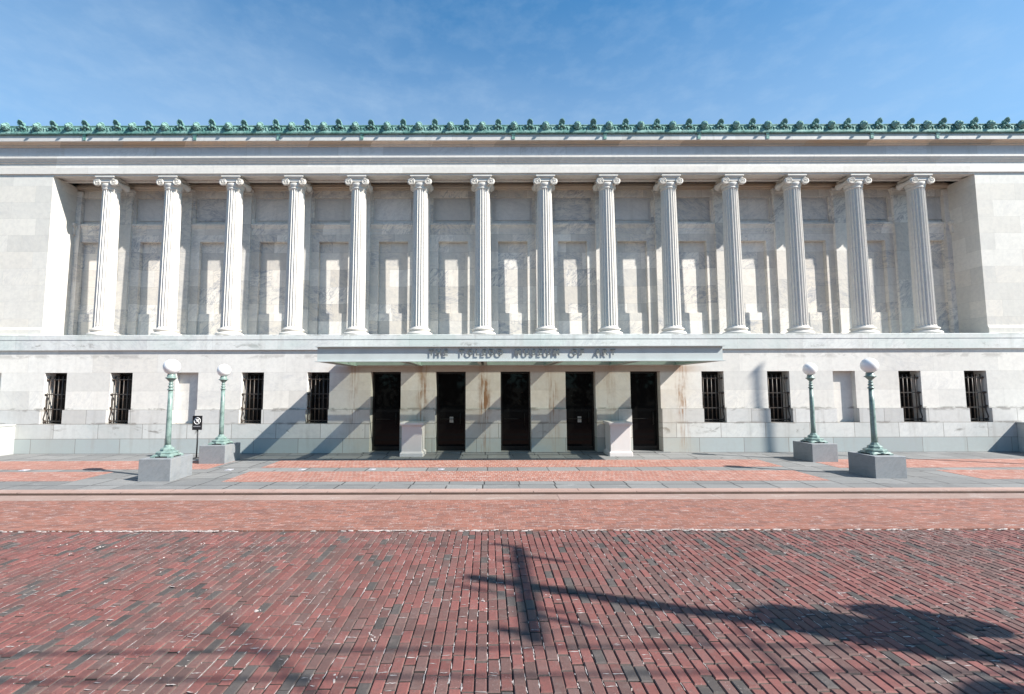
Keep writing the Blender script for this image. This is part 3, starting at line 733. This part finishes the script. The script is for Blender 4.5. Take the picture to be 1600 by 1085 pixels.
# ------------------------------------------------------------------ street lamps on granite plinths
def make_lamp():
    t = thing('street_lamp', (0,0,0), 'lamp', 'street lamp', 'globe lamps in front of the museum')
    b = MB(); b.bbox(-.36,.36,-.43,.40,0,.495,.008); b.obj('plinth', M['granite'], t)
    Z = .495
    b = MB()
    for sx in (-1,1):
        for sy in (-1,1): b.bbox(sx*.19-.05,sx*.19+.05,sy*.19-.05,sy*.19+.05,Z,Z+.035,.008)
    b.lathe([(.20,Z+.02),(.25,Z+.03),(.255,Z+.06),(.235,Z+.075),(.235,Z+.085),(.245,Z+.10),(.215,Z+.125),(.155,Z+.14),(.15,Z+.155),(.155,Z+.17),(.135,Z+.195),(.095,Z+.215),(.075,Z+.25),(.066,Z+.27)],0,0,8,False)
    b.bbox(-.235,.235,-.235,.235,Z+.028,Z+.065,.03)
    b.obj('base', M['lamp'], t)
    b = MB(); n = 16; vs = []; zs = [Z+.25,1.0,1.5,2.03]
    b.lathe([(.062,Z+.25),(.061,1.0),(.056,1.5),(.050,2.04)],0,0,16); b.obj('pole', M['lamp'], t)
    b = MB(); b.lathe([(.05,2.03),(.072,2.04),(.072,2.058),(.05,2.07),(.042,2.10),(.058,2.115),(.060,2.13),(.045,2.145),(.038,2.17),(.05,2.185),(.05,2.195),(.036,2.21),(.04,2.24),(.075,2.275),(.095,2.30),(.125,2.318),(.125,2.332),(.09,2.345),(.085,2.40),(.07,2.42)],0,0,18); b.obj('collar', M['lamp'], t)
    b = MB(); b.ball((0,0,2.586),.183,28,18); b.obj('globe', M['globe'], t)
    return t
L0 = make_lamp()
spots = [(-7.51,11.48,'globe lamp on the front granite block left of the canopy, nearest the kerb there'),
         (-7.62,13.95,'globe lamp on the left rear granite block, beside the black sign post'),
         (9.15,11.62,'globe lamp on the front granite block right of the canopy, nearest the kerb'),
         (9.31,14.02,'globe lamp on the rear granite block right of the canopy, nearer the wall')]
for i, (x,y,lab) in enumerate(spots):
    o = L0 if i == 0 else copy_tree(L0)
    o.location = (x,y,0); o['label'] = lab; o.rotation_euler = (0,0,rnd.gauss(0,.012))

# ------------------------------------------------------------------ sign, pedestals, ground plates
S = thing('sign_post', (-8.70,14.62,0), 'small black prohibition sign with a white crossed circle on a thin black post', 'sign', rz=.06)
b = MB(); b.tube([(0,0,0),(.01,0,.45),(0,0,.98)],.024,8); b.lathe([(.10,0),(.10,.015),(.03,.03)],0,0,14); b.obj('post', M['black'], S)
b = MB(); b.bbox(-.155,.155,-.045,-.025,.86,1.295,.004); p_ = b.obj('panel', M['black'], S)
b = MB(); ring = [(.098*math.cos(2*PI*k/28),-.047,1.135+.098*math.sin(2*PI*k/28)) for k in range(29)]; b.tube(ring,.011,6)
b.tube([(-.068,-.047,1.205),(.068,-.047,1.065)],.010,6); b.tube([(-.05,-.046,1.10),(.045,-.046,1.175)],.018,6); b.tube([(.02,-.046,1.10),(.055,-.046,1.115)],.012,6); b.tube([(-.03,-.046,1.165),(-.005,-.046,1.19)],.011,6)
b.obj('emblem', M['white'], p_)
b = MB()
for i in range(7): b.box(-.115+i*.033,-.115+i*.033+.024,-.0475,-.0445,.955,.985)
b.obj('caption', M['grey'], p_)
def make_box():
    t = thing('pedestal', (0,0,0), 'box', 'pedestal', 'painted boxes beside the doors')
    b = MB(); b.bbox(-.305,.305,-.33,.33,.10,.93,.008); b.obj('body', M['paint'], t)
    b = MB(); b.bbox(-.355,.355,-.38,.38,.0,.115,.015); b.bbox(-.33,.33,-.355,.355,.112,.14,.012); b.obj('foot', M['paint'], t)
    b = MB(); b.bbox(-.325,.325,-.35,.35,.91,.945,.01); b.bbox(-.36,.36,-.385,.385,.942,1.015,.016); b.obj('cap', M['paint'], t)
    return t
B0 = make_box(); B0.location = (-2.33,15.17,0); B0['label'] = 'off-white painted pedestal box between the two leftmost doors'
B1 = copy_tree(B0); B1.location = (4.0,15.17,0); B1['label'] = 'off-white painted pedestal box between the two rightmost doors'
P0 = None
labs = ['pale metal ground plate in the grey strip left of the left lamps','pale metal ground plate just right of the left front lamp','second pale ground plate right of the left lamps','pale ground plate in front of the leftmost door','pale ground plate in front of the second door from the left']
for i, x in enumerate((-11.85,-6.62,-4.76,-2.97,-1.21)):
    if P0 is None:
        P0 = thing('ground_plate', (0,0,0), 'p', 'ground plate', 'metal plates set in the pavement')
        b = MB(); b.bbox(-.08,.08,-.09,.09,-.01,.012,.004); b.obj('plate', M['fitting'], P0)
        b = MB(); b.lathe([(.055,.010),(.055,.016),(.045,.018)],0,0,18); b.obj('lens', M['fitting'], P0); o = P0
    else: o = copy_tree(P0)
    o.location = (x,12.56,0); o['label'] = labs[i]

S.scale = (.90,.90,.97)
# ------------------------------------------------------------------ poles out of frame whose shadows fall into the picture
def at_shadow(x, y, hgt): return (x-SUN.x*hgt, y-SUN.y*hgt)
HP = 8.8
UP = thing('utility_pole', (9.04,2.07,GZ), 'wooden utility pole with crossarm and grey transformers, one added for its shadow, beside the road', 'utility pole')
ay = lambda z: -.065*z                                  # the pole leans a little towards the road
b = MB(); b.tube([(0,0,0),(0,ay(HP),HP)],[.15,.095],12); b.obj('pole', M['wood'], UP)
za = 8.24; y0 = ay(za)+.05
b = MB(); b.box(-.055,.055,y0-1.22,y0+1.22,za-.055,za+.055); b.obj('crossarm', M['wood'], UP)
for yy, up, r in ((1.20,.27,.06),(-.38,.75,.035),(-1.13,.27,.06),(.6,.2,.04)):
    b = MB(); b.lathe([(r*.6,za+.05),(r*.6,za+.05+up*.4),(r,za+.05+up*.5),(r*.8,za+.05+up*.8),(r*.5,za+.05+up)],0,y0+yy,10); b.obj('insulator', M['can'], UP)
for yy, dn, r in ((.90,.46,.045),(-.72,.46,.045),(-.55,.30,.03)):
    b = MB(); b.tube([(0,y0+yy,za-.05),(.03,y0+yy,za-.05-dn)],r,8); b.obj('cutout_fuse', M['can'], UP)
for (ox,oy,zt,hh,r) in ((.0,.20,6.11,1.15,.30),(.0,.66,5.20,.82,.21),(.0,-.80,5.35,1.3,.36)):  # last can is added only to cast a shadow at the road corner
    oy += ay(zt)
    b = MB(); b.lathe([(r*.8,zt-hh),(r,zt-hh+.12),(r,zt-.16),(r*.55,zt)],ox,oy,18); b.tube([(0,ay(zt),zt-hh*.5),(ox,oy,zt-hh*.5)],.04,6); b.tube([(ox,oy,zt),(ox+.03,oy,zt+.2)],.03,6); b.obj('pole_can', M['can'], UP)
for yy, zc, r in ((-.98,6.9,.022),(-1.16,6.5,.020),(1.2,za+.30,.010),(-1.1,za+.28,.010)):
    b = MB(); b.tube([(-45+i*3.0,yy+(ay(za) if zc > 7 else -.15),zc+.5*((((-45+i*3.0)%45)/22.5-1)**2-1)) for i in range(31)],r,6); b.obj('cable', M['cable'], UP)
    if zc < 7:
        b = MB(); b.tube([(0,ay(zc),zc-.02),(0,yy-.15,zc-.02)],.02,6); b.obj('cable_bracket', M['can'], UP)
TR = thing('bare_tree', (9.2,-2.15,0), 'tall leafless tree standing behind the road edge on the right', 'tree')
rb = random.Random(8); trunk = MB(); limbs = MB()
def limb(mb, p, d, L, r, depth):
    pts = [Vector(p)]; rs = [r]; d = Vector(d).normalized()
    for i in range(4):
        d = (d+Vector((rb.gauss(0,.12),rb.gauss(0,.12),rb.gauss(.05,.08)))).normalized(); pts.append(pts[-1]+d*L/4); rs.append(r*(1-.16*(i+1)))
    mb.tube(pts, rs, 6)
    if depth > 0:
        for k in range(rb.randint(2,4)):
            q = pts[rb.randint(2,4)]
            limb(limbs, q, d*.9+Vector((rb.gauss(0,.6),rb.gauss(0,.6),rb.uniform(.1,.6))), L*rb.uniform(.5,.75), rs[-1]*rb.uniform(.5,.8), depth-1)
limb(trunk, (0,0,-.2), (.02,0,1), 8.0, .24, 0)
for k in range(7): limb(limbs, (rb.gauss(0,.1),rb.gauss(0,.1),6.2+k*.30), (math.cos(k*2.4)*.7,math.sin(k*2.4)*.7,1.1), 3.6, .06, 3)
trunk.obj('trunk', M['bark'], TR); limbs.obj('crown', M['bark'], TR)
px, py = at_shadow(8.72, 15.70, 10.6)
t = thing('light_pole', (px,py,0), 'tall slim steel light pole standing beyond the right edge of the pavement', 'light pole')
b = MB(); b.tube([(0,0,0),(0,0,13.2)],[.085,.06],14); b.obj('pole', M['can'], t)
b = MB(); b.lathe([(.25,0),(.25,.1),(.15,.4)],0,0,14); b.obj('base', M['can'], t)
b = MB(); b.ball((0,0,13.22),.10,12,8); b.obj('finial', M['can'], t)

# far row of bare trees across the street (seen only as dark door reflections; massed to block low sky light)
b = MB(); rt = random.Random(5)
for i in range(46):
    x = -46+2.1*i+rt.uniform(-.8,.8); y = -25+rt.uniform(-5,5); H_ = rt.uniform(12,17)
    b.tube([(x,y,-.2),(x+rt.uniform(-.3,.3),y,H_*.5),(x+rt.uniform(-.6,.6),y,H_)],[.25,.16,.03],6)
    for k in range(520):
        a = rt.uniform(0,2*PI); r = rt.uniform(0,2.6)*math.sqrt(rt.random()); zz = rt.uniform(.0,1)**.8*H_
        c = Vector((x+r*math.cos(a), y+r*math.sin(a), zz)); d = Vector((rt.gauss(0,1),rt.gauss(0,.5),rt.gauss(0,1))).normalized()*rt.uniform(.3,.6); e = Vector((rt.gauss(0,1),rt.gauss(0,.4),rt.gauss(0,1))).normalized()*.3
        b.add([c-d,c+e,c+d,c-e],[(0,1,2,3)])
tag(b.obj('tree_screen', M['bark']), 'dark belt of trees across the street, massed to block low sky light', 'trees', kind='stuff')

# ------------------------------------------------------------------ sky and sun
el = math.atan2(-SUN.z, math.hypot(SUN.x,SUN.y))
to_sun = -SUN.normalized()
az = math.atan2(to_sun.x, to_sun.y)
w = bpy.data.worlds.new('World'); sc.world = w; w.use_nodes = True
nt = w.node_tree; nt.nodes.clear()
out = nt.nodes.new('ShaderNodeOutputWorld'); bg = nt.nodes.new('ShaderNodeBackground'); sky = nt.nodes.new('ShaderNodeTexSky')
sky.sky_type = 'NISHITA'; sky.sun_disc = False; sky.sun_elevation = el; sky.sun_rotation = az
sky.air_density = 1.0; sky.dust_density = .5; sky.ozone_density = 1.0; sky.altitude = 200
tc = nt.nodes.new('ShaderNodeTexCoord'); mp = nt.nodes.new('ShaderNodeMapping'); mp.inputs['Scale'].default_value = (2.0,1.5,4.0); mp.inputs['Rotation'].default_value = (0,.28,0)
nt.links.new(tc.outputs['Generated'], mp.inputs[0])
nz = nt.nodes.new('ShaderNodeTexNoise'); nz.inputs['Scale'].default_value = 1.35; nz.inputs['Detail'].default_value = 9; nz.inputs['Roughness'].default_value = .6; nz.inputs['Distortion'].default_value = .5
nt.links.new(mp.outputs[0], nz.inputs['Vector'])
mr = nt.nodes.new('ShaderNodeMapRange'); mr.interpolation_type = 'SMOOTHSTEP'; mr.inputs[1].default_value = .36; mr.inputs[2].default_value = .85; mr.inputs[4].default_value = .15
nt.links.new(nz.outputs[0], mr.inputs[0])
sx = nt.nodes.new('ShaderNodeSeparateXYZ'); nt.links.new(tc.outputs['Generated'], sx.inputs[0])
vr = nt.nodes.new('ShaderNodeMapRange'); vr.interpolation_type = 'SMOOTHSTEP'; vr.inputs[1].default_value = .70; vr.inputs[2].default_value = .38; vr.inputs[3].default_value = 0; vr.inputs[4].default_value = .36
nt.links.new(sx.outputs[2], vr.inputs[0])
ad = nt.nodes.new('ShaderNodeMath'); ad.operation = 'ADD'; ad.use_clamp = True; nt.links.new(vr.outputs[0], ad.inputs[0]); n2 = nt.nodes.new('ShaderNodeTexNoise'); n2.inputs['Scale'].default_value = 9; n2.inputs['Detail'].default_value = 6; n2.inputs['Roughness'].default_value = .6; nt.links.new(mp.outputs[0], n2.inputs['Vector'])
n3 = nt.nodes.new('ShaderNodeMapRange'); n3.inputs[1].default_value = .45; n3.inputs[2].default_value = .75; n3.inputs[4].default_value = .10; nt.links.new(n2.outputs[0], n3.inputs[0])
a2 = nt.nodes.new('ShaderNodeMath'); nt.links.new(mr.outputs[0], a2.inputs[0]); nt.links.new(n3.outputs[0], a2.inputs[1]); nt.links.new(a2.outputs[0], ad.inputs[1])
mx = nt.nodes.new('ShaderNodeMix'); mx.data_type = 'RGBA'; nt.links.new(ad.outputs[0], mx.inputs[0]); tn = nt.nodes.new('ShaderNodeMix'); tn.data_type = 'RGBA'; tn.blend_type = 'MULTIPLY'; tn.inputs[0].default_value = 1; nt.links.new(sky.outputs[0], tn.inputs[6]); tn.inputs[7].default_value = (.52,1.36,1.74,1); nt.links.new(tn.outputs[2], mx.inputs[6]); mx.inputs[7].default_value = (5.3,6.7,8.2,1)
nt.links.new(mx.outputs[2], bg.inputs[0]); bg.inputs[1].default_value = .061; nt.links.new(bg.outputs[0], out.inputs[0])
sl = bpy.data.lights.new('sun','SUN'); sl.energy = 5.0; sl.angle = math.radians(.53); sl.color = (1.0,.95,.875)
so = bpy.data.objects.new('sun', sl); col.objects.link(so); so.rotation_euler = SUN.to_track_quat('-Z','Y').to_euler(); so.location = (20,-10,25)

# ------------------------------------------------------------------ camera
cd = bpy.data.cameras.new('camera'); co = bpy.data.objects.new('camera', cd); col.objects.link(co); sc.camera = co
cd.sensor_width = 36; cd.lens = 756/1600*36; cd.shift_x = (800-763)/1600; cd.clip_end = 3000; cd.clip_start = .05
th = math.atan(62/756)
co.matrix_world = Matrix.Translation((0,0,2.1)) @ Matrix.Rotation(PI/2+th,4,'X') @ Matrix.Rotation(-math.radians(.14),4,'Z')
sc.render.engine = 'CYCLES'
try:
    sc.cycles.use_denoising = True; sc.cycles.max_bounces = 8; sc.cycles.diffuse_bounces = 4; sc.cycles.transparent_max_bounces = 12
except Exception: pass
sc.view_settings.view_transform = 'Standard'; sc.view_settings.look = 'None'; sc.view_settings.exposure = 0.98; sc.view_settings.gamma = 1.0
sc.render.resolution_x = 1024; sc.render.resolution_y = 694
